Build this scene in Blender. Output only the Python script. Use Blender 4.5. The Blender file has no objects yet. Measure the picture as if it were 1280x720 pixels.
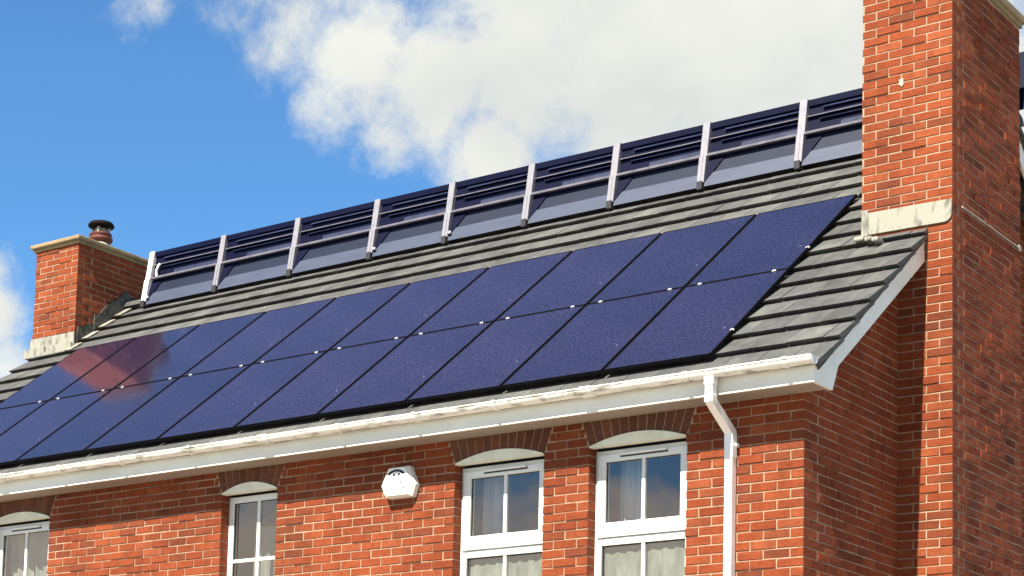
import bpy, bmesh, math, random
from mathutils import Matrix, Vector
random.seed(7)
C = bpy.context.scene
col = C.collection
R = math.radians

# ------------------------------------------------------------------ helpers
class MB:
    """collects vertices and faces, links them as ONE mesh object"""
    def __init__(s): s.v=[]; s.f=[]; s.m=[]; s.sm=[]
    def add(s, vs, fs, mi=0, smooth=False):
        n=len(s.v); s.v.extend(tuple(p) for p in vs)
        for f in fs: s.f.append([n+i for i in f]); s.m.append(mi); s.sm.append(smooth)
    def quad(s, a,b,c,d, mi=0): s.add([a,b,c,d],[(0,1,2,3)],mi)
    def box(s, x0,x1,y0,y1,z0,z1, mi=0, bev=0.0):
        if bev>0:
            bm=bmesh.new(); bmesh.ops.create_cube(bm,size=1)
            for v in bm.verts: v.co=((x0+x1)/2+v.co.x*(x1-x0),(y0+y1)/2+v.co.y*(y1-y0),(z0+z1)/2+v.co.z*(z1-z0))
            bmesh.ops.bevel(bm,geom=bm.edges[:],offset=bev,segments=2,affect='EDGES',profile=.5)
            bm.verts.index_update()
            s.add([v.co[:] for v in bm.verts],[[v.index for v in f.verts] for f in bm.faces],mi); bm.free(); return
        vs=[(x0,y0,z0),(x1,y0,z0),(x1,y1,z0),(x0,y1,z0),(x0,y0,z1),(x1,y0,z1),(x1,y1,z1),(x0,y1,z1)]
        s.add(vs,[(0,3,2,1),(4,5,6,7),(0,1,5,4),(1,2,6,5),(2,3,7,6),(3,0,4,7)],mi)
    def prism(s, poly, axis, a, b, mi=0, smooth=False):
        """poly: 2D points extruded along axis from a to b. axis 0: (y,z), 1: (x,z), 2: (x,y)"""
        def P(p,t):
            return (t,p[0],p[1]) if axis==0 else ((p[0],t,p[1]) if axis==1 else (p[0],p[1],t))
        n=len(poly); vs=[P(p,a) for p in poly]+[P(p,b) for p in poly]
        fs=[tuple(range(n))[::-1], tuple(range(n,2*n))]
        s.add(vs,fs,mi); 
        s.add(vs,[(i,(i+1)%n,n+(i+1)%n,n+i) for i in range(n)],mi,smooth)
    def lathe(s, c, prof, n=28, mi=0, smooth=True):
        vs=[];fs=[]
        for r,z in prof:
            for k in range(n):
                a=2*math.pi*k/n; vs.append((c[0]+r*math.cos(a),c[1]+r*math.sin(a),c[2]+z))
        for i in range(len(prof)-1):
            for k in range(n): fs.append((i*n+k,i*n+(k+1)%n,(i+1)*n+(k+1)%n,(i+1)*n+k))
        s.add(vs,fs,mi,smooth)
        s.add(vs,[tuple(range(n))[::-1],tuple(range((len(prof)-1)*n,len(prof)*n))],mi)
    def build(s, name, mats, parent=None, fix=True, loc=(0,0,0)):
        me=bpy.data.meshes.new(name)
        vs=[(p[0]-loc[0],p[1]-loc[1],p[2]-loc[2]) for p in s.v]
        me.from_pydata(vs,[],s.f); me.update()
        for m in (mats if isinstance(mats,(list,tuple)) else [mats]): me.materials.append(m)
        for p,mi,sm in zip(me.polygons,s.m,s.sm): p.material_index=mi; p.use_smooth=sm
        if fix:
            bm=bmesh.new(); bm.from_mesh(me)
            bmesh.ops.remove_doubles(bm,verts=bm.verts[:],dist=1e-5)
            bmesh.ops.recalc_face_normals(bm,faces=bm.faces[:]); bm.to_mesh(me); bm.free()
        o=bpy.data.objects.new(name,me); col.objects.link(o); o.location=loc
        if parent:
            o.parent=parent; o.matrix_parent_inverse=Matrix.Identity(4)
            o.location=Vector(loc)-world_loc(parent)
        return o
def world_loc(o):
    v=Vector((0,0,0))
    while o: v+=o.location; o=o.parent
    return v
def tag(o,label=None,cat=None,group=None,kind=None):
    if label: o['label']=label
    if cat: o['category']=cat
    if group: o['group']=group
    if kind: o['kind']=kind
    return o
def empty(name,loc):
    o=bpy.data.objects.new(name,None); col.objects.link(o); o.location=loc; return o

# ------------------------------------------------------------------ materials
def mat(name):
    m=bpy.data.materials.new(name); m.use_nodes=True
    nt=m.node_tree; b=nt.nodes['Principled BSDF']; return m,nt,b
def nn(nt,t,**kw):
    n=nt.nodes.new(t)
    for k,v in kw.items():
        if k in n.inputs: n.inputs[k].default_value=v
        else: setattr(n,k,v)
    return n
def noise(nt,scale,detail=4,rough=.55,vec=None,dist=0):
    n=nn(nt,'ShaderNodeTexNoise'); n.inputs['Scale'].default_value=scale; n.inputs['Detail'].default_value=detail
    n.inputs['Roughness'].default_value=rough; n.inputs['Distortion'].default_value=dist
    if vec is not None: nt.links.new(vec,n.inputs['Vector'])
    return n
def ramp(nt,fac,stops,interp='LINEAR'):
    r=nn(nt,'ShaderNodeValToRGB'); cr=r.color_ramp; cr.interpolation=interp
    while len(cr.elements)<len(stops): cr.elements.new(.5)
    for e,(p,c) in zip(cr.elements,stops):
        e.position=p; e.color=(c if len(c)==4 else (*c,1)) if isinstance(c,(tuple,list)) else (c,c,c,1)
    nt.links.new(fac,r.inputs['Fac']); return r
def mix(nt,fac,a,b,blend='MIX'):
    m=nn(nt,'ShaderNodeMix'); m.data_type='RGBA'; m.blend_type=blend
    for i,v in ((0,fac),(6,a),(7,b)):
        if hasattr(v,'is_linked') or isinstance(v,bpy.types.NodeSocket): nt.links.new(v,m.inputs[i])
        elif i==0: m.inputs[0].default_value=v
        else: m.inputs[i].default_value=(*v,1) if len(v)==3 else v
    return m.outputs[2]
def objco(nt,scale=(1,1,1)):
    t=nn(nt,'ShaderNodeTexCoord'); mp=nn(nt,'ShaderNodeMapping'); mp.inputs['Scale'].default_value=scale
    nt.links.new(t.outputs['Object'],mp.inputs['Vector']); return mp.outputs['Vector']
def bump(nt,b,h,strength=.3,dist=.01):
    n=nn(nt,'ShaderNodeBump'); n.inputs['Strength'].default_value=strength; n.inputs['Distance'].default_value=dist
    nt.links.new(h,n.inputs['Height']); nt.links.new(n.outputs['Normal'],b.inputs['Normal']); return n

def brick_mat(name,stops,dark=.0):
    m,nt,b=mat(name)
    g=nn(nt,'ShaderNodeNewGeometry'); v=objco(nt)
    base=ramp(nt,g.outputs['Random Per Island'],stops)
    n1=noise(nt,9,5,.6,v); n2=noise(nt,70,4,.65,v); n3=noise(nt,1.1,4,.6,v)
    c=mix(nt,.55,base.outputs[0],ramp(nt,n1.outputs[0],[(.25,(.55,.50,.48)),(.5,(.98,.98,.98)),(.72,(1.25,1.25,1.2))]).outputs[0],'MULTIPLY')
    c=mix(nt,.7,c,ramp(nt,n2.outputs[0],[(.3,(.62,.6,.6)),(.55,(1,1,1)),(.8,(1.15,1.15,1.15))]).outputs[0],'MULTIPLY')
    c=mix(nt,.85,c,ramp(nt,n3.outputs[0],[(.3,(.66,.64,.63)),(.6,(1.08,1.08,1.08))]).outputs[0],'MULTIPLY')
    nt.links.new(c,b.inputs['Base Color']); b.inputs['Roughness'].default_value=.9; b.inputs['Specular IOR Level'].default_value=.2
    ad=nn(nt,'ShaderNodeMath',operation='ADD'); nt.links.new(noise(nt,45,5,.7,v).outputs[0],ad.inputs[0]); nt.links.new(noise(nt,160,3,.6,v).outputs[0],ad.inputs[1])
    bump(nt,b,ad.outputs[0],.8,.010)
    return m
BR=(.42,.098,.034);
M_brick=brick_mat('red_brick',[(0,(.205,.042,.015)),(.25,(.255,.058,.020)),(.5,(.225,.048,.017)),(.70,(.275,.070,.026)),(.86,(.195,.048,.020)),(.96,(.165,.043,.020)),(1,(.25,.056,.020))])
M_arch=brick_mat('dark_arch_brick',[(0,(.12,.047,.030)),(.4,(.155,.060,.038)),(.7,(.14,.060,.042)),(1,(.175,.064,.038))])
m,nt,b=mat('mortar'); M_mortar=m
v=objco(nt); n=noise(nt,25,5,.65,v); n2=noise(nt,2,3,.6,v)
c=mix(nt,.5,ramp(nt,n.outputs[0],[(.3,(.25,.17,.115)),(.7,(.42,.31,.21))]).outputs[0],ramp(nt,n2.outputs[0],[(.3,(.6,.55,.5)),(.7,(1.05,1,1))]).outputs[0],'MULTIPLY')
nt.links.new(c,b.inputs['Base Color']); b.inputs['Roughness'].default_value=.95; bump(nt,b,noise(nt,120,4,.6,v).outputs[0],.5,.006)

# concrete roof tile
m,nt,b=mat('concrete_roof_tile'); M_tile=m
g=nn(nt,'ShaderNodeNewGeometry'); v=objco(nt)
base=ramp(nt,g.outputs['Random Per Island'],[(0,(.054,.055,.057)),(.35,(.076,.078,.079)),(.6,(.064,.066,.067)),(1,(.094,.096,.094))])
n1=noise(nt,4,6,.65,objco(nt,(1,.6,.6)),.6); n2=noise(nt,60,4,.7,v); n3=noise(nt,14,5,.7,v)
c=mix(nt,.8,base.outputs[0],ramp(nt,n1.outputs[0],[(.3,(.58,.57,.57)),(.5,(1,1,1)),(.68,(1.5,1.5,1.44))]).outputs[0],'MULTIPLY')
c=mix(nt,.6,c,ramp(nt,n2.outputs[0],[(.3,(.6,.6,.6)),(.55,(1,1,1)),(.75,(1.3,1.28,1.2))]).outputs[0],'MULTIPLY')
c=mix(nt,ramp(nt,n3.outputs[0],[(.58,0),(.70,.7)]).outputs[0],c,(.14,.13,.10))
nt.links.new(c,b.inputs['Base Color']); b.inputs['Roughness'].default_value=.85; b.inputs['Specular IOR Level'].default_value=.3
bump(nt,b,n2.outputs[0],.5,.006)

def plain(name,c,rough=.5,metal=0,spec=.5,dirt=None,scale=6,amt=.5,bmp=0,stretch=(1,1,1),lo=.45,hi=.7):
    m,nt,b=mat(name); b.inputs['Roughness'].default_value=rough; b.inputs['Metallic'].default_value=metal; b.inputs['Specular IOR Level'].default_value=spec
    v=objco(nt,stretch); n=noise(nt,scale,6,.65,v,.3)
    if dirt:
        f=ramp(nt,n.outputs[0],[(lo,0),(hi,amt)])
        cc=mix(nt,f.outputs[0],c,dirt); nt.links.new(cc,b.inputs['Base Color'])
    else:
        f=ramp(nt,n.outputs[0],[(.3,.88),(.7,1.08)]); cc=mix(nt,1,c,f.outputs[0],'MULTIPLY'); nt.links.new(cc,b.inputs['Base Color'])
    if bmp: bump(nt,b,noise(nt,scale*8,4,.6,v).outputs[0],bmp,.004)
    return m
M_pvc=plain('white_upvc',(.70,.70,.68),.32,dirt=(.55,.54,.50),scale=5,amt=.5)
M_board=plain('white_painted_board',(.80,.79,.72),.45,dirt=(.6,.58,.5),scale=3,amt=.55,stretch=(.4,1,1))
M_gutter=plain('dirty_white_gutter',(.80,.79,.74),.4,dirt=(.13,.105,.055),scale=11,amt=.9,stretch=(.45,1.6,1.6),lo=.49,hi=.68)
M_stone=plain('pale_stone_head',(.72,.71,.60),.75,dirt=(.5,.48,.37),scale=8,amt=.6,bmp=.2)
M_cap=plain('buff_stone_coping',(.26,.195,.105),.85,dirt=(.13,.10,.06),scale=10,amt=.6,bmp=.3)
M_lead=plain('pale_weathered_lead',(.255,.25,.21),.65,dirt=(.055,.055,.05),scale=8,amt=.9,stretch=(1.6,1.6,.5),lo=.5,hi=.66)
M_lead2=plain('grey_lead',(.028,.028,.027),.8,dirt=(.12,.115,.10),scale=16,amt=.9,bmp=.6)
M_alu=plain('silver_aluminium',(.235,.23,.26),.45,metal=.2,dirt=(.16,.16,.195),scale=14,amt=.6)
M_clip=plain('bright_clip',(.5,.5,.5),.35,metal=.2)
M_ledge=plain('grey_ledge',(.125,.120,.145),.5,dirt=(.06,.06,.085),scale=9,amt=.8)
M_navy=plain('navy_louvre_and_shade',(.0010,.0020,.0165),.5,spec=.12,dirt=(.002,.0035,.022),scale=5,amt=.8,stretch=(.3,1,3))
M_navy2=plain('navy_slat',(.020,.027,.062),.45,spec=.3,dirt=(.004,.007,.028),scale=9,amt=.8,stretch=(1,1,1))
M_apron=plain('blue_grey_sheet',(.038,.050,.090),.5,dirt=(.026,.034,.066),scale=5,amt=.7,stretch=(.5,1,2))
M_apron2=plain('blue_grey_sheet_shade',(.0100,.0150,.034),.5,spec=.25,dirt=(.006,.010,.026),scale=5,amt=.7,stretch=(.5,1,2))  # shadowed upper band of the sheet, its shade put into the colour
M_black=plain('black_rubber_and_shade',(.012,.012,.014),.6)
M_foot=plain('dark_grey_foot',(.018,.018,.02),.7)
M_frame=plain('black_panel_frame',(.004,.004,.006),.7,spec=.08)
M_terra=plain('dark_terracotta',(.085,.017,.009),.75,dirt=(.03,.01,.007),scale=14,amt=.7)
M_cowl=plain('dark_cowl',(.007,.005,.005),.8,spec=.1)
M_flaunch=plain('pale_mortar_flaunching',(.32,.30,.26),.9,dirt=(.2,.18,.15),scale=12)
M_verge=plain('verge_mortar',(.04,.03,.024),.9,dirt=(.14,.12,.1),scale=18,amt=.8,bmp=.4)
M_dark=plain('dark_room',(.05,.05,.05),.9)
M_grey=plain('grey_print',(.16,.16,.155),.5)
M_net=None
m,nt,b=mat('net_curtain'); M_net=m
v=objco(nt,(1,1,.25)); n=noise(nt,16,4,.6,v); n2=noise(nt,3,4,.6,objco(nt))
c=mix(nt,.6,ramp(nt,n.outputs[0],[(.3,(.12,.128,.108)),(.7,(.24,.25,.21))]).outputs[0],ramp(nt,n2.outputs[0],[(.3,(.65,.68,.66)),(.7,(1.1,1.1,1.1))]).outputs[0],'MULTIPLY')
nt.links.new(c,b.inputs['Base Color']); b.inputs['Roughness'].default_value=.9
M_curtain=plain('pale_curtain',(.36,.40,.45),.9,scale=6,stretch=(1,1,.2))

# window glass: reflection over see-through
m,nt,b=mat('window_glass'); M_glass=m
nt.nodes.remove(b); out=nt.nodes['Material Output']
gl=nn(nt,'ShaderNodeBsdfGlossy'); gl.inputs['Roughness'].default_value=.015; gl.inputs['Color'].default_value=(1.0,.84,.78,1)
tr=nn(nt,'ShaderNodeBsdfTransparent'); tr.inputs['Color'].default_value=(.86,.90,.90,1)
fr=nn(nt,'ShaderNodeLayerWeight'); fr.inputs['Blend'].default_value=.25
ma=nn(nt,'ShaderNodeMath',operation='MULTIPLY_ADD'); nt.links.new(fr.outputs['Facing'],ma.inputs[0]); ma.inputs[1].default_value=.25; ma.inputs[2].default_value=.125
bp=nn(nt,'ShaderNodeBump'); bp.inputs['Strength'].default_value=.03; bp.inputs['Distance'].default_value=.02
nt.links.new(noise(nt,2.2,2,.5,objco(nt)).outputs[0],bp.inputs['Height']); nt.links.new(bp.outputs[0],gl.inputs['Normal'])
ms=nn(nt,'ShaderNodeMixShader'); nt.links.new(ma.outputs[0],ms.inputs[0]); nt.links.new(tr.outputs[0],ms.inputs[1]); nt.links.new(gl.outputs[0],ms.inputs[2])
nt.links.new(ms.outputs[0],out.inputs['Surface'])

# solar cell glass
m,nt,b=mat('solar_glass'); M_pv=m
v=objco(nt); wn=noise(nt,34,6,.8,v); n2=noise(nt,1.2,4,.6,v); n3=noise(nt,28,3,.6,v)
oi=nn(nt,'ShaderNodeObjectInfo')
c=mix(nt,1,(.0155,.0115,.0310),ramp(nt,wn.outputs[0],[(.36,(.2,.22,.28)),(.5,(1,1,1)),(.64,(2.3,2.1,1.8))]).outputs[0],'MULTIPLY')
c=mix(nt,.6,c,ramp(nt,n2.outputs[0],[(.3,(.72,.74,.80)),(.7,(1.6,1.58,1.5))]).outputs[0],'MULTIPLY')
c=mix(nt,.5,c,ramp(nt,n3.outputs[0],[(.3,(.8,.8,.8)),(.7,(1.15,1.15,1.15))]).outputs[0],'MULTIPLY')
c=mix(nt,.5,c,ramp(nt,oi.outputs['Random'],[(0,(.65,.70,.74)),(1,(1.3,1.25,1.2))]).outputs[0],'MULTIPLY')
# a few bird marks
vo=nn(nt,'ShaderNodeTexVoronoi'); vo.inputs['Scale'].default_value=2.2; nt.links.new(v,vo.inputs['Vector'])
c=mix(nt,ramp(nt,vo.outputs['Distance'],[(.018,.7),(.03,0)]).outputs[0],c,(.25,.25,.26))
nt.links.new(c,b.inputs['Base Color']); b.inputs['Roughness'].default_value=.10; b.inputs['Specular IOR Level'].default_value=.5
b.inputs['IOR'].default_value=1.8

# ------------------------------------------------------------------ brick work
PX,PZ=.2235,.0745      # brick pitch, course pitch
H=PX/2
def brick(mb,o,u,n,a,b,z,h,depth=.012,p=None,mi=1,zj=.0022):
    """one brick on the plane through o (u along, n outward) from a to b at height z"""
    p=p if p is not None else .0030+random.random()*.0042
    if random.random()<.2: p+=.0055
    j=lambda s: random.uniform(-s,s)
    vs=[]
    for inset,d in ((0,-depth),(0,p-.004),(.0035,p)):
        for (s,t) in ((a+inset,z+inset),(b-inset,z+inset),(b-inset,z+h-inset),(a+inset,z+h-inset)):
            jj=j(zj) if d>-.005 else 0; dd=j(.0012) if d>-.005 else 0
            s2=s+(j(zj) if d>-.005 else 0)
            vs.append((o[0]+u[0]*s2+n[0]*(d+dd),o[1]+u[1]*s2+n[1]*(d+dd),o[2]+t+jj))
    fs=[]
    for r in (0,1):
        for k in range(4): fs.append((r*4+k,r*4+(k+1)%4,r*4+4+(k+1)%4,r*4+4+k))
    fs.append((8,9,10,11))
    mb.add(vs,fs,mi)
def flip_needed(u,n):  # (u x z) should equal n
    return (u[1]*1,-u[0]*1)!=(n[0],n[1])
def course(mb,o,u,n,row,ivs,anchor,cornerends=(),depth=.012,mi=1):
    """fill intervals of one course; pattern anchored so that bricks end at `anchor`"""
    z=row*PZ+.0098; h=PZ-.0098; off=H if row%2 else 0
    for a,b in ivs:
        k0=math.floor((a-anchor-off)/PX)-1; k1=math.ceil((b-anchor-off)/PX)+1
        items=[]
        for k in range(k0,k1+1):
            s=anchor+off+k*PX+.0098; e=anchor+off+(k+1)*PX
            s=max(s,a); e=min(e,b)
            if e-s>.012: items.append([s,e])
        if len(items)>1 and items[0][1]-items[0][0]<.045: items[1][0]=items[0][0]; items.pop(0)
        if len(items)>1 and items[-1][1]-items[-1][0]<.045: items[-2][1]=items[-1][1]; items.pop()
        for i,(s,e) in enumerate(items):
            d=depth
            if i==0 or i==len(items)-1: d=max(depth,.10)
            brick(mb,o,u,n,s,e,z,h,d,mi=mi)

XL=-11.55                # left gable plane
DEPTH=7.44
SOF=5.345
def zr(y,off=0):         # roof tile nose plane, front slope
    return 7.075+.79*(y-1.69)+off
RIDGE_Y=DEPTH/2; RIDGE_Z=zr(RIDGE_Y)
windows=[('plain',-9.15,-8.2595),('bars',-5.923,-5.242),('plain',-3.24,-2.337),('plain',-1.898,-1.003)]
WB=3.66; SPR=5.142; RISE=.078

house=empty('brick_house',(-5.8,3.7,0))
tag(house,'red brick house with grey tiled roof, white gutter and two brick chimneys','house')

# --- front wall
mb=MB()
def arcz(x,xl,xr): 
    t=(x-(xl+xr)/2)/((xr-xl)/2); return SPR+RISE*(1-t*t)
xs=[XL]
for _,l,r in windows: xs+= [l-.004,r+.004]
xs.append(0)
T=SOF+.02
for i in range(0,len(xs),2): mb.quad((xs[i],0,0),(xs[i+1],0,0),(xs[i+1],0,T),(xs[i],0,T),0)
for _,l,r in windows:
    l2,r2=l-.004,r+.004
    mb.quad((l2,0,0),(r2,0,0),(r2,0,WB-.06),(l2,0,WB-.06),0)
    N=14
    for k in range(N):
        xa=l2+(r2-l2)*k/N; xb=l2+(r2-l2)*(k+1)/N; za,zb=arcz(xa,l2,r2)+.003,arcz(xb,l2,r2)+.003
        mb.quad((xa,0,za),(xb,0,zb),(xb,0,T),(xa,0,T),0)
        mb.quad((xa,0,za),(xb,0,zb),(xb,.18,zb),(xa,.18,za),0)
    mb.quad((l2,0,WB-.06),(l2,.18,WB-.06),(l2,.18,SPR),(l2,0,SPR),0)
    mb.quad((r2,0,WB-.06),(r2,.18,WB-.06),(r2,.18,SPR),(r2,0,SPR),0)
FL=.075
for row in range(0,73):
    zc=row*PZ+.04
    if zc>SOF: break
    odd=row%2
    corner=.102 if odd else .214       # header / stretcher on the corner
    # the corner brick
    brick(mb,(0,0,0),(1,0,0),(0,-1,0),-corner,.0045,row*PZ+.0098,PZ-.0098,.214 if odd else .102,p=.0045)
    a=XL; ivs=[]
    for _,l,r in windows:
        if WB-.06<zc<SPR+.01: lo,hi=l,r
        elif zc>=SPR+.01:
            f=FL*(zc-SPR)/(SOF-SPR)+.012; lo,hi=l-f,r+f
        else: continue
        ivs.append((a,lo)); a=hi
    ivs.append((a,-corner-.0095))
    course(mb,(0,0,0),(1,0,0),(0,-1,0),row,ivs,0)
# voussoirs
for _,l,r in windows:
    n=int((r-l)/.072); 
    for k in range(n):
        def pt(t,z): 
            w=FL*(max(z-SPR,0))/(SOF-SPR); return l-w+(r-l+2*w)*t
        t0=k/n+.055/n; t1=(k+1)/n-.055/n
        z0a=arcz(l+(r-l)*t0,l,r)+.004; z0b=arcz(l+(r-l)*t1,l,r)+.004; zt=SOF+.012
        if k==0: z0a+=.004
        p=.004+random.random()*.004
        q=[(pt(t0,z0a),z0a),(pt(t1,z0b),z0b),(pt(t1,zt),zt),(pt(t0,zt),zt)]
        vs=[(x,.10,z) for x,z in q]+[(x,-p+.003,z) for x,z in q]
        cx=sum(x for x,z in q)/4; cz=sum(z for x,z in q)/4
        vs+=[(x+(.003 if x<cx else -.003),-p,z+(.003 if z<cz else -.003)) for x,z in q]
        fs=[(rr*4+i,rr*4+(i+1)%4,rr*4+4+(i+1)%4,rr*4+4+i) for rr in (0,1) for i in range(4)]+[(8,9,10,11)]
        mb.add(vs,fs,2)
wall_f=mb.build('wall',[M_mortar,M_brick,M_arch],house)
tag(wall_f,'front wall of orange red brick with arched window openings')

# --- gable wall on the right, with its chimney breast gap
CY0,CY1=1.69,3.185; CX=.463; SX=-.326
mb=MB()
def gab(y): return min(zr(y), zr(DEPTH-y))-.09
for y0,y1 in ((0,CY0),(CY1,RIDGE_Y),(RIDGE_Y,DEPTH)):
    mb.quad((0,y0,0),(0,y1,0),(0,y1,gab(y1)),(0,y0,max(gab(y0),SOF)),0)
for row in range(0,125):
    zc=row*PZ+.04; odd=row%2
    yl=0 if zc<gab(0) else (zc+.09-7.075)/.79+1.69
    yh=DEPTH-yl
    if yh-yl<.1: break
    ya=yl
    if zc<SOF: ya=(.214 if odd else .102)+.0095
    ivs=[]
    if ya<CY0-.01: ivs.append((ya,min(CY0-.012,yh)))
    if yh>CY1+.02: ivs.append((max(CY1+.012,ya),yh))
    course(mb,(0,0,0),(0,1,0),(1,0,0),row,ivs,-.1+.0)
wall_g=mb.build('wall',[M_mortar,M_brick],house)
tag(wall_g,'shaded gable wall of dark red brick')
# rear and left walls
mb=MB()
mb.quad((XL,DEPTH,0),(0,DEPTH,0),(0,DEPTH,T),(XL,DEPTH,T),0)
mb.quad((XL,0,0),(XL,RIDGE_Y,0),(XL,RIDGE_Y,gab(RIDGE_Y)),(XL,0,T),0); mb.quad((XL,RIDGE_Y,0),(XL,DEPTH,0),(XL,DEPTH,T),(XL,RIDGE_Y,gab(RIDGE_Y)),0)
for row in range(0,72):
    course(mb,(0,DEPTH,0),(1,0,0),(0,1,0),row,[(XL,0)],0)
    course(mb,(XL,0,0),(0,1,0),(-1,0,0),row,[(0,DEPTH)],0)
mb.build('wall',[M_mortar,M_brick],house)

# --- chimneys: stack (and breast) of real bricks on four sides
def chimney(x0,x1,y0,y1,z0,z1,breast=None,seam=None):
    mb=MB()
    rz=0
    def sides(xa,xb,za,zb,hole=None):
        for (p,q) in (((xa,y0),(xb,y0)),((xb,y0),(xb,y1)),((xb,y1),(xa,y1)),((xa,y1),(xa,y0))):
            mb.quad((*p,za),(*q,za),(*q,zb),(*p,zb),0)
    sides(x0,x1,z0,z1)
    mb.quad((x0,y0,z1),(x1,y0,z1),(x1,y1,z1),(x0,y1,z1),0)
    if breast: sides(breast[0],x1-.0,0,z0)
    W=y1-y0
    rows=range(0 if breast else int(z0/PZ), int(z1/PZ))
    for row in rows:
        odd=row%2; c=.102 if odd else .214; s=.214 if odd else .102
        z=row*PZ+.0098; h=PZ-.0098; hi=(row*PZ>=z0-.01)
        xa=x0 if (hi or not breast) else breast[0]
        # right-front corner
        brick(mb,(0,y0,0),(1,0,0),(0,-1,0),x1-c,x1+.0045,z,h,s,p=.0045)
        course(mb,(0,y0,0),(1,0,0),(0,-1,0),row,[(xa+(0 if not hi else 0),x1-c-.0095)],x1)
        course(mb,(x1,0,0),(0,1,0),(1,0,0),row,[(y0+s+.0095,y1)],y0-(.0 if not odd else 0)-.1)
        if hi or not breast:
            course(mb,(x0,0,0),(0,1,0),(-1,0,0),row,[(y0+.105,y1-.105)],y0)
            course(mb,(0,y1,0),(1,0,0),(0,1,0),row,[(x0,x1)],x0)
    o=mb.build('chimney',[M_mortar,M_brick],house)
    return o
ch_r=chimney(SX,CX,CY0,CY1,6.95,9.30,breast=(0.0,))
tag(ch_r,'tall near brick chimney rising up the gable end at the right')
ch_l=chimney(-11.865,-11.12,2.81,4.30,7.3,9.262)
tag(ch_l,'smaller far brick chimney at the left end of the ridge')
def coping(ch,x0,x1,y0,y1,z,ov,t,m):
    mb=MB(); mb.box(x0-ov,x1+ov,y0-ov,y1+ov,z+.002,z+t,bev=.012)
    mb.box(x0-ov*.45,x1+ov*.45,y0-ov*.45,y1+ov*.45,z-.035,z+.004)
    return mb.build('coping',m,ch)
coping(ch_l,-11.865,-11.12,2.81,4.30,9.262,.065,.052,M_cap)
coping(ch_r,SX,CX,CY0,CY1,9.30,.05,.07,M_cap)
# pale mortar line on the shaded side of the right stack
mb=MB(); 
for k in range(16):
    ya=1.88+k*.0815; mb.box(CX-.002,CX+.0135+random.random()*.002,ya,ya+.0825,7.243+random.uniform(-.003,.003),7.255+random.uniform(-.003,.006))
mb.box(CX-.002,CX+.017,3.13,3.18,7.225,7.275)
tag(mb.build('mortar_repair',M_flaunch,ch_r),'pale mortar line across the shaded side')
mb=MB()
pp=[(.022+.021*(1+.35*math.sin(k*2.3))*math.cos(k*math.pi/5), 8.35+.036*(1+.3*math.sin(k*1.7))*math.sin(k*math.pi/5)) for k in range(10)]
mb.prism(pp,1,CY0-.0105,CY0+.002)
tag(mb.build('mortar_repair',M_flaunch,ch_r),'small pale mortar dab on the sunlit front')
# lead aprons
mb=MB()
pts=[(-.262,7.085),(.40,7.078)]
for k in range(7):
    a=-math.pi/2+k*math.pi/12; pts.append((.40+.066*math.cos(a),7.144+.066*math.sin(a)))
pts+=[(.466,7.262),(.1,7.268),(-.262,7.272)]
mb.prism(pts,1,CY0-.021,CY0-.006)
mb.box(-.324,-.264,CY0-.024,CY0-.004,7.075,7.30,bev=.004)
for k,(x,w) in enumerate([(-.30,.09),(-.2,.07),(-.13,.06)]):     # welts of lead over the tiles
    y=CY0-.07-.03*k; mb.box(x-w/2,x+w/2,y-.06,y+.10,zr(y)-.01,zr(y)+.03,bev=.012)
tag(mb.build('lead_flashing',M_lead,ch_r),'pale stained lead apron across the stack front')
mb=MB()
mb.prism([(-11.885,7.965),(-11.105,7.955),(-11.105,8.115),(-11.885,8.125)],1,2.81-.022,2.81-.005)
mb.prism([(-11.89,zr(2.68)+.006),(-11.05,zr(2.68)+.006),(-11.07,7.965),(-11.88,7.965)],1,2.80,2.70)
tag(mb.build('lead_flashing',M_lead,ch_l),'pale stained lead apron across the stack front')
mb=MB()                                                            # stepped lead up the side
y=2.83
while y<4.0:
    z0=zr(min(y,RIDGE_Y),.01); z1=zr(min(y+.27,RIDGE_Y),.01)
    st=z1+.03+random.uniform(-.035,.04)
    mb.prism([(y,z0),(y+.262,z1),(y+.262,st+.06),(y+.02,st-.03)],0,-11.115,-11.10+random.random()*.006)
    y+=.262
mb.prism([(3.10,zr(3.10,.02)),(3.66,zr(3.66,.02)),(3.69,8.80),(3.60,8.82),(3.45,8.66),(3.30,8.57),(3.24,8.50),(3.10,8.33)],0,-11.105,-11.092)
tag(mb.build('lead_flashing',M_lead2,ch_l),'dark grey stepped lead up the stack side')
mb=MB(); mb.lathe((-11.48,3.5,9.327),[(.20,0),(.15,.07),(.125,.135),(.11,.145)],24)
mb.build('flaunching',M_flaunch,ch_l)
mb=MB(); mb.lathe((-11.48,3.5,9.40),[(.10,0),(.102,.07),(.130,.085),(.150,.105),(.152,.135),(.128,.150),(.128,.160),(.140,.170),(.138,.19),(.118,.20),(.10,.17)],28)
mb.build('chimney_pot',M_terra,ch_l)
mb=MB(); c0=(-11.48,3.5,9.60)
for k in range(4):
    a=k*math.pi/2+.5; x=c0[0]+.10*math.cos(a); y=c0[1]+.10*math.sin(a); mb.box(x-.014,x+.014,y-.014,y+.014,9.56,9.70)
mb.lathe((-11.48,3.5,9.66),[(.075,-.09),(.08,0)],20)
mb.build('cowl_post',M_flaunch,ch_l)
mb=MB(); mb.lathe((-11.48,3.5,9.66),[(.11,0),(.162,.025),(.165,.045),(.145,.075),(.08,.09),(.02,.095)],28)
tag(mb.build('chimney_cowl',M_cowl,ch_l),'dark round flat topped cowl')

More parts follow.
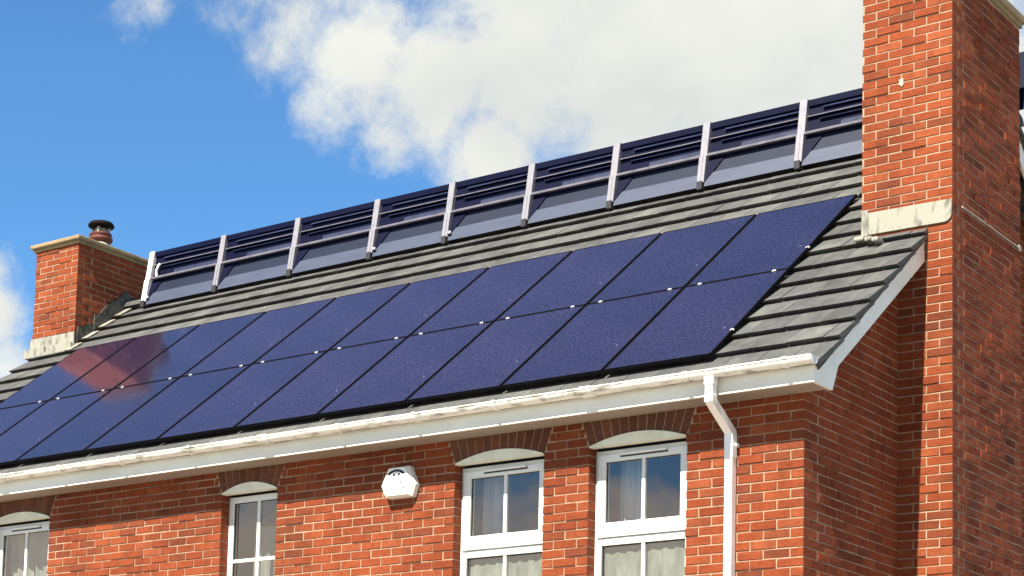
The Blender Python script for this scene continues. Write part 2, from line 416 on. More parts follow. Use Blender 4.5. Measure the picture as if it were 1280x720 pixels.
# --- roof: every tile a slab with its own small tilt
mb=MB(); CS=math.cos(math.atan(.79)); SN=math.sin(math.atan(.79))
nrm=(0,-SN,CS)
XA,XB=-11.80,.262
def slab(x0,x1,y0,y1,t0,rear=False):
    zz=lambda y,o: (y-SN*o, zr(y)+CS*o)
    j=lambda s: random.uniform(-s,s)
    d0,d1=j(.003),j(.003); e=j(.003)
    vs=[]
    for x,dd in ((x0,d0),(x1,d1)):
        for (yy,o) in ((y0+e+.034,-.050+dd),(y0+e,dd),(y1,-.050+dd*.3),(y1,-.085)):
            y,z=zz(yy,o)
            if rear: y=DEPTH-y
            vs.append((x,y,z))
    # rounded nose: extra row a little above the nose edge
    mb.add(vs,[(0,1,2,3),(7,6,5,4),(0,4,5,1),(1,5,6,2),(2,6,7,3),(0,3,7,4)],0)
GY=.262; TW=.302
for rear in (False,True):
    k=0; y=.03-GY-.10
    ys=[-.335]+[.03+GY*i for i in range(14)]
    for i,y0 in enumerate(ys):
        y1=(ys[i+1] if i+1<len(ys) else RIDGE_Y)+.06
        y1=min(y1,RIDGE_Y)
        x=XA+(-.15 if i%2 else 0)
        while x<XB-.01:
            a=max(x,XA)+random.uniform(.001,.004); b_=min(x+TW,XB)-random.uniform(.001,.004)
            if XB-b_<.06: b_=XB-.002
            if b_-a>.03:
                # tiles stop at the stacks
                if not (a>SX+.01 and b_<CX and y0>CY0+.25 and y1<CY1 and not rear): slab(a,b_,y0,y1,0,rear)
            x+=TW
# underlay
for rear in (0,1):
    f=(lambda y: y) if not rear else (lambda y: DEPTH-y)
    mb.quad((XA+.1,f(-.28),zr(-.28)-.075),(.19,f(-.28),zr(-.28)-.075),(.19,f(RIDGE_Y),RIDGE_Z-.075),(XA+.1,f(RIDGE_Y),RIDGE_Z-.075),0)
roof=mb.build('roof',M_tile,house)
mb=MB()                                                            # half-round ridge tiles
x=XA
while x<XB-.05:
    b_=min(x+.44,XB); prof=[]
    for k in range(9):
        a=math.pi*k/8; prof.append((RIDGE_Y+.13*math.cos(a),RIDGE_Z-.055+.09*math.sin(a)))
    mb.prism(prof,0,x+.003,b_-.003); x+=.44
mb.build('ridge_tile',M_tile,roof)
# mortar bedding under the verge
def sl(y,o): return (y-SN*o, zr(y)+CS*o)
beds=[MB(),MB(),MB()]
for i in range(60):
    ya=-.30+i*(RIDGE_Y+.30)/60; yb=ya+(RIDGE_Y+.30)/60
    x1=.246+random.uniform(-.006,.004)
    q4=(sl(ya,-.085),sl(yb,-.085),sl(yb,-.05),sl(ya,-.05))
    beds[2].prism([(DEPTH-p[0],p[1]) for p in q4],0,.18,x1)
    if CY0-.03<(ya+yb)/2<CY1: continue
    beds[0 if ya<CY0 else 1].prism(q4,0,.18,x1)
for b3 in beds[1:]: b3.build('verge_bedding',M_verge,roof)
mb=beds[0]
for i in range(9):
    ya=-.2+random.random()*1.8; mb.prism([sl(ya,-.07),sl(ya+.07,-.07),sl(ya+.05,-.035),sl(ya+.01,-.035)],0,.24,.252)
mb.build('verge_bedding',M_verge,roof)
# pale strips on the tile courses at the left abutment
mb=MB()
for i in range(14):
    y0=.03+GY*i
    if y0<2.6 or y0>3.5: continue
    mb.prism([sl(y0+.0,.004),sl(y0+GY-.08,-.018),sl(y0+GY-.08,.002),sl(y0+.0,.016)],0,-11.10,-10.99)
tag(mb.build('abutment_strip',M_lead,roof),'pale strips beside the left chimney')

# --- bargeboard, fascia, soffit
mb=MB()
def barge(y_end,hook=True):
    top=[(-.302,5.50)]+[sl(-.27,-.078)]+[sl(y_end,-.078)]
    low=[(y_end,zr(y_end)-.295),(.10,5.545),(0.005,5.338),(-.302,5.338)]
    return top+low
p1=barge(CY0-.004)
mb.prism(p1,0,.205,.229)
q=[(RIDGE_Y,RIDGE_Z-.10),(RIDGE_Y,RIDGE_Z-.30),(CY1+.01,zr(CY1+.01)-.295),(CY1+.01,zr(CY1+.01)-.10)]
mb.prism(q,0,.205,.229)
rear=[(DEPTH-y,z) for y,z in [(-.302,5.50),sl(-.27,-.078),(RIDGE_Y-.001,RIDGE_Z-.10),(RIDGE_Y-.001,RIDGE_Z-.30),(.10,5.545),(0.005,5.338),(-.302,5.338)]]
mb.prism(rear,0,.205,.229)
tag(mb.build('bargeboard',M_board,house),'white bargeboard with flared foot along the gable verge')
mb=MB()
mb.box(-11.78,.2045,-.300,-.278,5.338,5.535)
mb.box(-11.78,.2045,-.304,-.2995,5.338,5.352)
mb.build('fascia_board',M_board,house)
mb=MB(); mb.box(-11.78,.2045,DEPTH+.278,DEPTH+.30,5.338,5.535); mb.build('fascia_board',M_board,house)
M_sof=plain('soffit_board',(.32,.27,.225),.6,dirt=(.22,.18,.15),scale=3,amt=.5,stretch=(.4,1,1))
mb=MB(); mb.box(-11.78,.2045,-.2775,-.0095,SOF+.001,SOF+.014); mb.build('soffit',M_sof,house)
mb=MB(); mb.box(-11.78,.2045,DEPTH+.01,DEPTH+.277,SOF+.001,SOF+.014); mb.build('soffit',M_sof,house)
mb=MB()
# closing board under the verge (gable soffit)
for ya,yb in ((.02,CY0-.01),):
    mb.prism([(ya,zr(ya)-.22),(yb,zr(yb)-.22),(yb,zr(yb)-.205),(ya,zr(ya)-.205)],0,.009,.2045)
mb.build('soffit',M_sof,house)

# --- gutter and downpipe
mb=MB(); gy,gz,gr=-.366,5.512,.058
def gprof(r,r2,k=14):
    o=[(gy-r*math.cos(math.pi*i/k),gz-r*1.0*math.sin(math.pi*i/k)) for i in range(k+1)]
    i_=[(gy-r2*math.cos(math.pi*i/k),gz-r2*math.sin(math.pi*i/k)) for i in range(k+1)]
    return o+i_[::-1]
GX0,GX1=-11.83,.262
mb.prism(gprof(gr,gr-.0035),0,GX0,GX1,0,False)
mb.prism([(gy-gr-.004,gz-.008),(gy-gr+.001,gz-.008),(gy-gr+.001,gz+.003),(gy-gr-.004,gz+.003)],0,GX0,GX1)
for xe in (GX0,GX1-.012):
    mb.prism([(gy-(gr+.003)*math.cos(math.pi*i/14),gz-(gr+.003)*math.sin(math.pi*i/14)) for i in range(15)],0,xe,xe+.014)
gutter=mb.build('gutter',M_gutter,house)
tag(gutter,'dirty white half round gutter along the eave')
k=0
xb=.05
while xb>GX0:
    mb=MB(); w=.11 if k%4==2 else .036
    mb.prism(gprof(gr+.008,gr+.001),0,xb-w/2,xb+w/2)
    mb.box(xb-w/2,xb+w/2,gy-gr-.011,gy-gr-.001,gz-.012,gz+.008)
    mb.build('gutter_bracket',M_gutter,gutter)
    xb-=.86+random.uniform(-.05,.05); k+=1
mb=MB()
def square_pipe(pts,w,x):
    hw=w/2; rings=[]
    for i,(y,z) in enumerate(pts):
        if i==0: d=(pts[1][0]-y,pts[1][1]-z)
        elif i==len(pts)-1: d=(y-pts[i-1][0],z-pts[i-1][1])
        else:
            a=Vector((y-pts[i-1][0],z-pts[i-1][1])).normalized(); b_=Vector((pts[i+1][0]-y,pts[i+1][1]-z)).normalized(); s=(a+b_).normalized(); d=(s.x,s.y)
        L=math.hypot(*d); ny,nz=d[1]/L,-d[0]/L
        sc=1.0
        if 0<i<len(pts)-1: sc=1/max(.6,(a.dot(Vector((d[0]/L,d[1]/L)))))
        rings.append([(x-hw,y-ny*hw*sc,z-nz*hw*sc),(x+hw,y-ny*hw*sc,z-nz*hw*sc),(x+hw,y+ny*hw*sc,z+nz*hw*sc),(x-hw,y+ny*hw*sc,z+nz*hw*sc)])
    vs=[p for r_ in rings for p in r_]; fs=[(0,1,2,3),tuple(len(vs)-4+i for i in (3,2,1,0))]
    for i in range(len(rings)-1): fs+=[(i*4+j,i*4+(j+1)%4,i*4+4+(j+1)%4,i*4+4+j) for j in range(4)]
    mb.add(vs,fs,0)
DX=-.592
square_pipe([(gy,gz-.045),(gy,5.285),(-.048,5.10),(-.048,.1)],.064,DX)
mb.box(DX-.040,DX+.040,gy-.040,gy+.040,5.40,5.462,bev=.005)
mb.box(DX-.037,DX+.037,gy-.037,gy+.037,5.27,5.33,bev=.004)
mb.box(DX-.037,DX+.037,-.048-.037,-.048+.035,4.90,5.10,bev=.004)
dp=mb.build('downpipe',plain('white_pipe',(.82,.82,.81),.3,dirt=(.66,.66,.62),scale=4,amt=.5),house)
tag(dp,'square white downpipe with swan neck under the gutter')
for z in (5.0,3.2,1.4):
    mb=MB(); mb.box(DX-.052,DX+.056,-.03,-.006,z-.014,z+.014,bev=.003); mb.box(DX+.04,DX+.06,-.06,-.03,z-.01,z+.01,bev=.003)
    mb.build('pipe_bracket',M_pvc,dp)

# --- windows
def window(kind,l,r,idx):
    mb=MB(); FY0,FY1=.102,.165; c=(l+r)/2; w=r-l
    jw=.062
    fr_t=5.118
    def bx(x0,x1,z0,z1,y0=FY0,y1=FY1,bev=.004): mb.box(x0,x1,y0,y1,z0,z1,bev=bev)
    bx(l,l+jw,WB,fr_t); bx(r-jw,r,WB,fr_t)
    bx(l+jw-.001,r-jw+.001,fr_t-.058,fr_t,FY0+.001); bx(l+jw-.001,r-jw+.001,WB,WB+.06,FY0+.001)
    if kind=='plain': bx(l+jw-.001,r-jw+.001,4.342,4.402,FY0+.001)
    win=mb.build('window',M_pvc,house)
    zt=fr_t-.055
    panes=[]
    if kind=='plain':
        mb=MB(); sx0,sx1,sz0,sz1=l+.024,r-.028,4.406,5.082; sb=.077; y0,y1=.086,.150
        mb.box(sx0,sx0+sb,y0,y1,sz0,sz1,bev=.006); mb.box(sx1-sb,sx1,y0,y1,sz0,sz1,bev=.006)
        mb.box(sx0+sb-.004,sx1-sb+.004,y0+.001,y1-.001,sz0,sz0+.118,bev=.006); mb.box(sx0+sb-.004,sx1-sb+.004,y0+.001,y1-.001,sz1-.062,sz1,bev=.006)
        mb.build('sash',M_pvc,win)
        mb=MB(); mb.box(c-.2,c+.22,y0-.020,y0+.003,sz1-.022,sz1-.002,bev=.004); mb.box(c-.21,c+.23,y0-.004,y0+.002,sz1-.034,sz1-.021,mi=1)  # black strip below puts the vent's shadow line in as colour
        mb.build('trickle_vent',[M_pvc,M_black],win)
        mb=MB(); mb.box(c-.016,c+.016,.098,.130,sz0+.112,sz1-.056,bev=.004); mb.build('glazing_bar',M_pvc,win)
        mb=MB(); mb.box(c-.016,c+.016,.110,.142,WB+.055,4.348,bev=.004); mb.build('glazing_bar',M_pvc,win)
        panes=[(sx0+sb-.01,sx1-sb+.01,sz0+.108,sz1-.052,.112),(l+jw-.008,r-jw+.008,WB+.052,4.348,.126)]
    else:
        mb=MB(); mb.box(c-.018+.03,c+.018+.03,.100,.134,WB+.055,fr_t-.05,bev=.004); mb.build('glazing_bar',M_pvc,win)
        mb=MB(); mb.box(l+jw-.004,r-jw+.004,.101,.133,4.498,4.530,bev=.004); mb.build('glazing_bar',M_pvc,win)
        panes=[(l+jw-.008,r-jw+.008,WB+.052,fr_t-.05,.118)]
    for (x0,x1,z0,z1,y) in panes:
        mb=MB(); mb.quad((x0,y,z0),(x1,y,z0),(x1,y,z1),(x0,y,z1)); mb.build('pane',M_glass,win,fix=False)
        mb=MB()                                                   # black gaskets
        for a in ((x0,x0+.016,z0,z1),(x1-.016,x1,z0,z1),(x0,x1,z0,z0+.014),(x0,x1,z1-.015,z1)): mb.box(a[0],a[1],y-.006,y+.006,a[2],a[3])
        mb.build('gasket',M_black,win)
    # stone arch infill
    mb=MB(); N=18; pts=[(l+.004+(r-l-.008)*k/N, arcz(l+(r-l)*k/N,l,r)-.004) for k in range(N+1)]
    pts=[(pts[0][0],SPR-.012)]+pts+[(pts[-1][0],SPR-.012)]
    mb.prism(pts,1,-.016,.055)
    tag(mb.build('arched_head',M_stone,win),'pale segmental head filling the arch')
    mb=MB(); mb.prism([(x,z+(.0 if z>SPR else .004)) for x,z in pts],1,.056,.17); mb.build('head_shade',M_black,win)  # black filler: the shadow line under the head put in as colour
    mb=MB(); mb.box(l-.04,r+.04,-.05,.16,WB-.058,WB-.002,bev=.006); mb.build('sill',M_stone,win)
    # curtains
    def sheet(x0,x1,z0,z1,y,amp,wl,m,name):
        mb=MB(); n=40; ph=random.random()*6
        for k in range(n):
            xa=x0+(x1-x0)*k/n; xb=x0+(x1-x0)*(k+1)/n
            f=lambda x: y+amp*math.sin(x*2*math.pi/wl+ph)+amp*.5*math.sin(x*2*math.pi/(wl*.37)+ph*2)
            mb.add([(xa,f(xa),z0),(xb,f(xb),z0),(xb,f(xb),z1),(xa,f(xa),z1)],[(0,1,2,3)],0,True)
        return mb.build(name,m,win)
    if kind=='plain' and idx!=0:
        sheet(l+.07,l+.31,WB,5.10,.34,.016,.14,M_curtain,'curtain')
        sheet(l+.02,r-.02,WB,4.40,.155,.006,.11,M_net,'net_curtain')
    elif idx==0:
        sheet(l+.02,r-.02,WB,5.10,.25,.02,.13,M_net,'net_curtain')
    else:
        sheet(l+.12,r-.02,WB,4.86,.32,.012,.12,M_net,'net_curtain')
    return win
labs=['leftmost window, cut by the picture edge, with green grey nets','narrow window with cross shaped glazing bars','sash window left of the bare brick pier','sash window nearest the downpipe']
for i,(k,l,r) in enumerate(windows): tag(window(k,l,r,i),labs[i])
# dark rooms behind
mb=MB()
for _,l,r in windows:
    a,b_=l-.3,r+.3
    mb.quad((a,1.4,3.0),(b_,1.4,3.0),(b_,1.4,5.34),(a,1.4,5.34)); mb.quad((a,.2,3.0),(a,1.4,3.0),(a,1.4,5.34),(a,.2,5.34)); mb.quad((b_,.2,3.0),(b_,1.4,3.0),(b_,1.4,5.34),(b_,.2,5.34))
    mb.quad((a,.2,5.34),(b_,.2,5.34),(b_,1.4,5.34),(a,1.4,5.34)); mb.quad((a,.2,3.0),(b_,.2,3.0),(b_,1.4,3.0),(a,1.4,3.0))
mb.build('room',M_dark,house)

# ------------------------------------------------------------------ solar panels (20 things)
PVX,PITCH,PW=-.775,1.000,.976
TH=math.atan(.79); 
def pv_point(x,s,o=0):   # s: distance up the slope from the array's lower edge
    y=-.050+s*CS - SN*o; return Vector((x, y, zr(-.050)+.044+s*SN + CS*o))
Lp=1.65
rot=Matrix(((1,0,0),(0,CS,-SN),(0,SN,CS)))
def panel_mesh():
    g=MB(); g.box(.010,PW-.010,.012,Lp-.012,-.006,0.0); 
    f=MB(); f.box(0,.010,0,Lp,-.025,.0025); f.box(PW-.010,PW,0,Lp,-.025,.0025); f.box(.010,PW-.010,0,.012,-.025,.0025); f.box(.010,PW-.010,Lp-.012,Lp,-.025,.0025); f.box(.02,PW-.02,.02,Lp-.02,-.03,-.012)
    c=MB(); c.box(-.015,.015,-.008,.008,-.004,.010,bev=.003); c.box(-.020,.020,-.012,.004,-.004,.005,bev=.002)
    return g,f,c
g,f,c_=panel_mesh()
ge=g.build('glass',M_pv); fe=f.build('frame',M_frame); ce=c_.build('clip',M_clip)
gm,fm,cm=ge.data,fe.data,ce.data
for o in (ge,fe,ce): bpy.data.objects.remove(o)
ordn=['first','second','third','fourth','fifth','sixth','seventh','eighth','ninth','tenth']
def child(name,me,parent,loc=(0,0,0)):
    o=bpy.data.objects.new(name,me); col.objects.link(o); o.parent=parent; o.location=loc; return o
for row in (0,1):
    for i in range(10):
        x=PVX-(i+1)*PITCH+(PITCH-PW)
        o=empty('solar_panel',pv_point(x,row*(Lp+.012)))
        o.rotation_euler=(TH,0,0)
        rn='lower' if row==0 else 'upper'
        if i==0: lab='%s row solar panel at the right end, beside the bare grey tiles'%rn
        elif i==9: lab='%s row solar panel at the far left end of the array'%rn
        elif row==0 and i==1: lab='lower row solar panel directly above the sash window by the downpipe'
        else: lab='dark blue solar panel, %s in the %s row counted from the tall right chimney'%(ordn[i],rn)
        if row==1 and i in (7,8): lab='upper row solar panel mirroring the left chimney, %s from that chimney'%ordn[9-i]
        tag(o,lab,'solar panel','solar panels in two rows on the roof')
        child('glass',gm,o); child('frame',fm,o)
        if row==0:
            for cx in (.135,PW-.135): child('clip',cm,o,(cx,Lp+.006,0))
        if i==0:
            for cy in (.45,): child('clip',cm,o,(PW-.008,cy,-.004))
# black skirt rail under the array: mounting rails
rails=empty('mounting_rail',pv_point(PVX-5,0,-.05))
tag(rails,'black mounting rails and skirt under the edges of the solar panels','mounting rail')
def rail_part(name,s0,s1,o0,o1,m):
    mb=MB(); a=[pv_point(0,s,o) for s,o in ((s0,o0),(s1,o0),(s1,o1),(s0,o1))]
    mb.prism([(p.y,p.z) for p in a],0,PVX-10*PITCH,PVX-.006)
    return mb.build(name,m,rails)
rail_part('skirt',-.010,-.003,-.024,-.008,M_frame)
for s in (.35,1.3,2.0,2.95): rail_part('rail',s-.02,s+.02,-.050,-.034,M_frame)
M_pink=plain('pinkish_flashing_strip',(.17,.145,.13),.6,dirt=(.09,.075,.07),scale=20,amt=.7)
tag(rail_part('flashing_strip',3.318,3.385,-.042,-.018,M_pink),'pale strip along the top of the array')

# ------------------------------------------------------------------ ridge screen
scr=empty('ridge_screen',(-5,3.6,8.6))
tag(scr,'long dark blue louvred screen with silver posts standing along the roof ridge','screen')
YB,ZB=3.575,8.565; YT,ZT=3.69,9.262
def sy(z): return YB+(YT-YB)*(z-ZB)/(ZT-ZB)
posts=[-10.70,-9.50,-8.325,-7.14,-6.09,-5.035,-3.975,-2.92,-1.852,-.80,.22]
for i,px in enumerate(posts):
    mb=MB(); w=.039
    zb=ZB+.045
    vs=[]
    prof=[(sy(zb)-.060,zb),(sy(ZB+.33)-.060,ZB+.33),(sy(ZB+.33)-.045,ZB+.34),(sy(ZT)-.045,ZT+.012),(sy(ZT)+.03,ZT+.012),(sy(zb)+.03,zb)]
    mb.prism(prof,0,px-w,px+w)
    mb.prism([(a-.006,b_) for a,b_ in prof[:2]]+[(prof[1][0]+.01,prof[1][1]),(prof[0][0]+.01,prof[0][1])],0,px-.012,px+.006)
    po=mb.build('post',M_pvc if i==0 else M_alu,scr)
    mb=MB(); mb.box(px-.03,px+.03,YB-.075,YB+.02,ZB-.03,zb+.012,bev=.006); mb.build('foot',M_foot,po)
    if i==len(posts)-1:
        mb=MB(); mb.prism([(sy(ZB+.12)-.01,ZB+.12),(sy(ZT)-.01,ZT),(sy(ZT)+.01,ZT),(sy(ZB+.12)+.01,ZB+.12)],0,px+w+.001,px+w+.09); mb.build('end_panel',M_navy,po); continue
    mb=MB()                                                        # triangular shadow right of the post, put in as a thin navy plate
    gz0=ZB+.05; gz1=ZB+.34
    gg=[(px+w+.001,gz0,.040),(px+w+.19,gz1-.02,-.002),(px+w+.001,gz1-.02,-.002)]; mb.add([(a,sy(z)-o-.004,z) for a,z,o in gg]+[(a,sy(z)-o+.006,z) for a,z,o in gg],[(0,1,2),(5,4,3),(0,3,4,1),(1,4,5,2),(2,5,3,0)]); mb.build('post_shade',M_navy,po)
    if i in (3,4,0):
        mb=MB(); mb.box(px+.05,px+.085,YB-.06,YB-.035,ZB+.075,ZB+.105,bev=.006); mb.build('bolt',M_clip,po)
mb=MB()
for k in range(5):
    a0,a1=k*.3-.6,(k+1)*.3-.6; q=lambda a,r_: (posts[0]+.235-r_*math.cos(a),ZT-.27+r_*math.sin(a)*1.1)
    pts=[q(a0,.12),q(a1,.12),q(a1,.095),q(a0,.095)]; mb.add([(x,sy(z)-.05,z) for x,z in pts]+[(x,sy(z)-.03,z) for x,z in pts],[(0,1,2,3),(7,6,5,4),(0,4,5,1),(2,6,7,3),(1,5,6,2),(3,7,4,0)])
tag(mb.build('cable_hook',M_pvc,scr),'white curved hook in the leftmost bay')
for i in range(len(posts)-1):
    x0,x1=posts[i]+.041,posts[i+1]-.041
    def strip(z0,z1,p0,p1,m,name,parent,xa=x0,xb=x1,th=.012):
        mb=MB(); mb.prism([(sy(z0)-p0,z0),(sy(z1)-p1,z1),(sy(z1)-p1+th,z1),(sy(z0)-p0+th,z0)],0,xa,xb); return mb.build(name,m,parent)
    pan=strip(ZB+.31,ZT,0,0,M_navy,'louvre_panel',scr)
    strip(ZT-.06,ZT+.004,.022,.03,M_navy,'top_rail',pan,th=.03)
    strip(ZT-.105,ZT-.082,.03,.012,M_navy2,'slat',pan,x0+.16,x1)
    strip(ZT-.178,ZT-.160,.034,.014,M_ledge,'slat',pan)
    strip(ZT-.222,ZT-.208,.03,.012,M_navy2,'slat',pan,x0+.13,x1)
    strip(ZT-.325,ZT-.275,.018,.006,M_navy2,'slat',pan,x0+.36,x1)
    mb=MB(); z=ZB+.345
    mb.box(x0-.0,x1+.0,sy(z)-.052,sy(z)-.004,z-.014,z+.012,bev=.003); mb.build('ledge',M_ledge,pan)
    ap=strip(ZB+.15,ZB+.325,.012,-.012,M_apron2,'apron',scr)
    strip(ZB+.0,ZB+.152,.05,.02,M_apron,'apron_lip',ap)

# ------------------------------------------------------------------ burglar alarm box
al=empty('alarm_box',(-3.775,0,4.90))
tag(al,'white hexagonal burglar alarm box with black arch logo between two windows','alarm box')
mb=MB()
back=[(-3.885,5.165),(-3.690,5.165),(-3.615,5.00),(-3.650,4.895),(-3.915,4.895),(-3.965,5.00)]
def ins(poly,cx,cz,s): return [(cx+(x-cx)*s,cz+(z-cz)*s) for x,z in poly]
mid=back; fr=ins(back,-3.785,5.02,.88)
fr=[(x-.012,z) for x,z in fr]
n=6; vs=[(x,.001,z) for x,z in back]+[(x,-.055,z) for x,z in back]+[(x,-.10,z) for x,z in fr]
fs=[(r_*6+k,r_*6+(k+1)%6,r_*6+6+(k+1)%6,r_*6+6+k) for r_ in (0,1) for k in range(6)]+[(12,13,14,15,16,17),(5,4,3,2,1,0)]
mb.add(vs,fs); body=mb.build('cover',plain('alarm_plastic',(.80,.80,.76),.35,dirt=(.68,.68,.62),scale=6,amt=.5),al)
body.data.materials[0]
mb=MB()                                                            # arch shaped mark
cx,cz=-3.800,5.085
for k in range(12):
    a0=math.radians(20+140*k/12); a1=math.radians(20+140*(k+1)/12)
    P=lambda r_,a: (cx+r_*1.25*math.cos(a), -.1025, cz+r_*.75*math.sin(a)-.012)
    mb.quad(P(.082,a0),P(.082,a1),P(.056,a1),P(.056,a0))
for dx in (-.022,.030): mb.quad((cx+dx-.017,-.1025,cz-.006),(cx+dx+.017,-.1025,cz-.006),(cx+dx+.012,-.1025,cz+.012),(cx+dx-.006,-.1025,cz+.014))
mb.build('logo',M_black,al)
mb=MB()                                                            # faint, worn lettering strokes
def stroke(pts,w=.006):
    for (xa,za),(xb,zb) in zip(pts,pts[1:]):
        d=Vector((xb-xa,zb-za)).normalized(); nx,nz=-d.y*w/2,d.x*w/2
        mb.quad((xa+nx,-.1022,za+nz),(xb+nx,-.1022,zb+nz),(xb-nx,-.1022,zb-nz),(xa-nx,-.1022,za-nz))
z=4.995
stroke([(-3.885,z),(-3.862,z)]); stroke([(-3.85,z),(-3.845,z+.035),(-3.825,z+.045),(-3.808,z+.03),(-3.803,z)]); stroke([(-3.79,z),(-3.765,z)])
stroke([(-3.755,z),(-3.755,z+.05)]); stroke([(-3.73,z+.05),(-3.752,z+.024),(-3.728,z)]); stroke([(-3.705,z+.045),(-3.705,z+.005),(-3.72,z)])
stroke([(-3.88,z-.035),(-3.70,z-.03)],.004); stroke([(-3.725,z-.022),(-3.705,z-.022)],.012)
mb.build('lettering',M_grey,al)

# ------------------------------------------------------------------ ground
m,nt,b=mat('pale_paving'); M_ground=m
v=objco(nt); n1=noise(nt,.3,6,.6,v); n2=noise(nt,12,5,.7,v)
c=mix(nt,.6,ramp(nt,n1.outputs[0],[(.3,(.19,.17,.14)),(.7,(.29,.26,.21))]).outputs[0],ramp(nt,n2.outputs[0],[(.3,(.7,.7,.7)),(.7,(1.15,1.15,1.15))]).outputs[0],'MULTIPLY')
nt.links.new(c,b.inputs['Base Color']); b.inputs['Roughness'].default_value=.9
mb=MB(); mb.quad((-600,-600,0),(600,-600,0),(600,600,0),(-600,600,0))
tag(mb.build('ground',M_ground,fix=False),kind='structure')

# ------------------------------------------------------------------ camera
f,px,py=2512.5,524.17,823.33
Rm=[(0.7957060562453526,0.6050006007481796,0.028742740801975614),(-0.04459215216215188,0.10584251120540339,-0.9933825561118343),(-0.6040392470858291,0.7891588153952763,0.1111978060211122)]
cam=bpy.data.cameras.new('camera'); co=bpy.data.objects.new('camera',cam); col.objects.link(co)
cam.sensor_width=36; cam.lens=f/1280*36; cam.shift_x=(640-px)/1280; cam.shift_y=(py-360)/1280
cam.clip_start=.1; cam.clip_end=3000
mw=Matrix(((Rm[0][0],-Rm[1][0],-Rm[2][0],6.731055),(Rm[0][1],-Rm[1][1],-Rm[2][1],-13.454694),(Rm[0][2],-Rm[1][2],-Rm[2][2],1.6),(0,0,0,1)))
co.matrix_world=mw; C.camera=co
def view(u,v):
    d=Vector(((u-px)/f,(v-py)/f,1)); 
    return Vector((sum(Rm[k][i]*d[k] for k in range(3)) for i in range(3))).normalized()

# ------------------------------------------------------------------ light
sd=Vector((.065,-1,1.2)).normalized()
sun=bpy.data.lights.new('sun','SUN'); so=bpy.data.objects.new('sun',sun); col.objects.link(so)
sun.energy=5.0; sun.angle=R(.5); sun.color=(1,.915,.77)
so.rotation_euler=(-sd).to_track_quat('-Z','Y').to_euler()
so.location=(3,-20,25)
w=bpy.data.worlds.new('World'); C.world=w; w.use_nodes=True; nt=w.node_tree
bg=nt.nodes['Background']; sky=nn(nt,'ShaderNodeTexSky'); sky.sky_type='NISHITA'; sky.sun_disc=False
sky.sun_elevation=math.asin(sd.z); sky.sun_rotation=math.atan2(sd.x,sd.y); sky.air_density=1.0; sky.dust_density=.1; sky.ozone_density=3.0
SKY=.05
tc=nn(nt,'ShaderNodeTexCoord'); vec=tc.outputs['Generated']
blue=mix(nt,1,sky.outputs[0],(.64,1.06,1.32),'MULTIPLY')
blobs=[]   # (direction, angular radius, weight)
def blob(u,v_,r,wt=1.0): blobs.append((view(u,v_),r/f,wt))
blob(1000,20,330,1.5); blob(820,60,300,1.5); blob(650,80,190,1.3); blob(540,100,150,1.35); blob(450,70,140,1.25); blob(370,40,120,1.08); blob(310,-10,110,1.0); blob(410,130,85,1.0); blob(490,170,80,1.0); blob(610,190,100,1.3); blob(1150,150,300,1.4); blob(900,160,200,1.4)
blob(195,-8,75,.64); blob(150,10,60,.62); blob(215,12,50,.5); blob(165,40,40,.45)
blob(-40,400,105,1.25); blob(0,455,70,1.1); blob(-20,340,70,.8)
def wblob(d,r,wt=1.0): blobs.append((Vector(d).normalized(),r,wt))
# cloud bank low in the sky behind the viewer (seen in the window glass), then unseen added clouds
wblob((-.50,-.84,.148),.075,1.5); wblob((-.42,-.86,.17),.07,1.3); wblob((-.58,-.80,.135),.075,1.5); wblob((-.66,-.73,.135),.08,1.5); wblob((-.55,-.82,.14),.08,1.6); wblob((-.74,-.65,.15),.12,1.2); wblob((-.2,-.95,.15),.12,1.1); wblob((.1,-.75,.65),.85,1.35); wblob((.9,-.2,.5),.7,1.3); wblob((-.75,-.35,.85),.5,1.3)  # last three: large clouds put in to cut and neutralise ambient light
acc=None
for d,r,wt in blobs:
    di=nn(nt,'ShaderNodeVectorMath',operation='DISTANCE'); nt.links.new(vec,di.inputs[0]); di.inputs[1].default_value=d
    mr=nn(nt,'ShaderNodeMapRange'); mr.interpolation_type='SMOOTHSTEP'; nt.links.new(di.outputs['Value'],mr.inputs[0])
    mr.inputs[1].default_value=0; mr.inputs[2].default_value=r*1.25; mr.inputs[3].default_value=wt; mr.inputs[4].default_value=0
    if acc is None: acc=mr.outputs[0]
    else:
        mx=nn(nt,'ShaderNodeMath',operation='SMOOTH_MAX'); mx.inputs[2].default_value=.15; nt.links.new(acc,mx.inputs[0]); nt.links.new(mr.outputs[0],mx.inputs[1]); acc=mx.outputs[0]
n1=noise(nt,22,10,.64,vec,.3); n2=noise(nt,95,8,.68,vec,.3)
a1=nn(nt,'ShaderNodeMath',operation='MULTIPLY_ADD'); nt.links.new(n1.outputs[0],a1.inputs[0]); a1.inputs[1].default_value=1.5; nt.links.new(acc,a1.inputs[2])
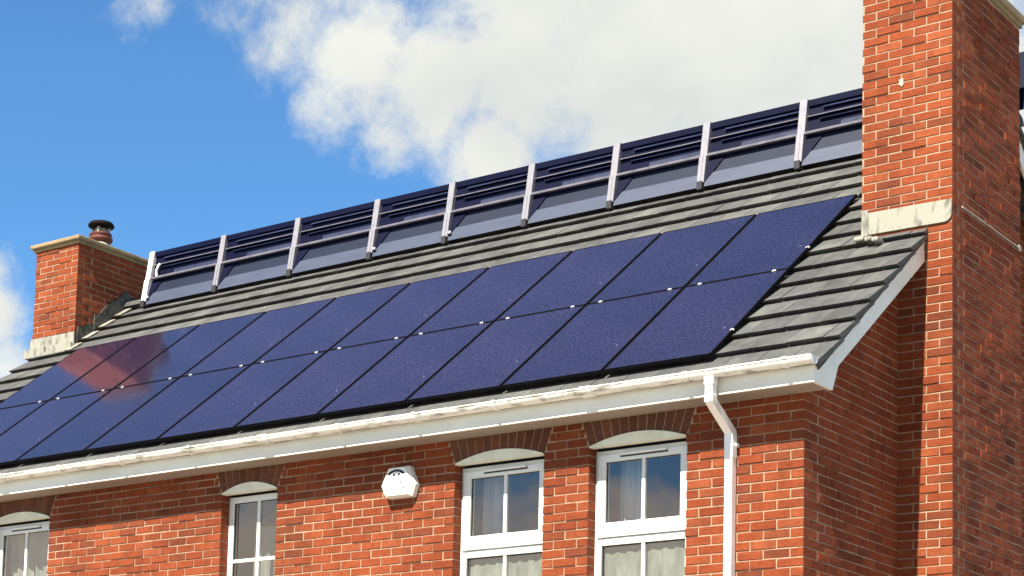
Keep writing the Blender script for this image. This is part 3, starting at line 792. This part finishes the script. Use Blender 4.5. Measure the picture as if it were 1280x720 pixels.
a2=nn(nt,'ShaderNodeMath',operation='MULTIPLY_ADD'); nt.links.new(n2.outputs[0],a2.inputs[0]); a2.inputs[1].default_value=.55; nt.links.new(a1.outputs[0],a2.inputs[2])
den=nn(nt,'ShaderNodeMapRange'); den.interpolation_type='SMOOTHSTEP'; nt.links.new(a2.outputs[0],den.inputs[0]); den.inputs[1].default_value=1.40; den.inputs[2].default_value=2.20
n3=noise(nt,9,6,.55,vec,.4)
shade=ramp(nt,n3.outputs[0],[(.30,(.262,.272,.266)),(.46,(.295,.300,.283)),(.62,(.325,.328,.300))])
sx=nn(nt,'ShaderNodeSeparateXYZ'); nt.links.new(vec,sx.inputs[0])
m1=nn(nt,'ShaderNodeMapRange'); nt.links.new(sx.outputs['Y'],m1.inputs[0]); m1.inputs[1].default_value=-.35; m1.inputs[2].default_value=.3; m1.inputs[3].default_value=.30; m1.inputs[4].default_value=1  # greys the clouds behind the viewer to lower ambient light
m2=nn(nt,'ShaderNodeMapRange'); nt.links.new(sx.outputs['Z'],m2.inputs[0]); m2.inputs[1].default_value=.20; m2.inputs[2].default_value=.34; m2.inputs[3].default_value=1.6; m2.inputs[4].default_value=0
mm=nn(nt,'ShaderNodeMath',operation='MAXIMUM'); nt.links.new(m1.outputs[0],mm.inputs[0]); nt.links.new(m2.outputs[0],mm.inputs[1])
sh2=nn(nt,'ShaderNodeVectorMath',operation='SCALE'); nt.links.new(shade.outputs[0],sh2.inputs[0]); nt.links.new(mm.outputs[0],sh2.inputs['Scale'])
sc=nn(nt,'ShaderNodeVectorMath',operation='SCALE'); nt.links.new(sh2.outputs[0],sc.inputs[0]); sc.inputs['Scale'].default_value=1/SKY
fin=mix(nt,den.outputs[0],blue,sc.outputs[0])
nt.links.new(fin,bg.inputs['Color']); bg.inputs['Strength'].default_value=SKY

C.view_settings.view_transform='Standard'; C.view_settings.look='None'; C.view_settings.gamma=1; C.view_settings.exposure=1.5; C.view_settings.use_curve_mapping=False
C.render.engine='CYCLES'; C.cycles.use_denoising=True; C.cycles.max_bounces=8
C.render.resolution_x=1024; C.render.resolution_y=576
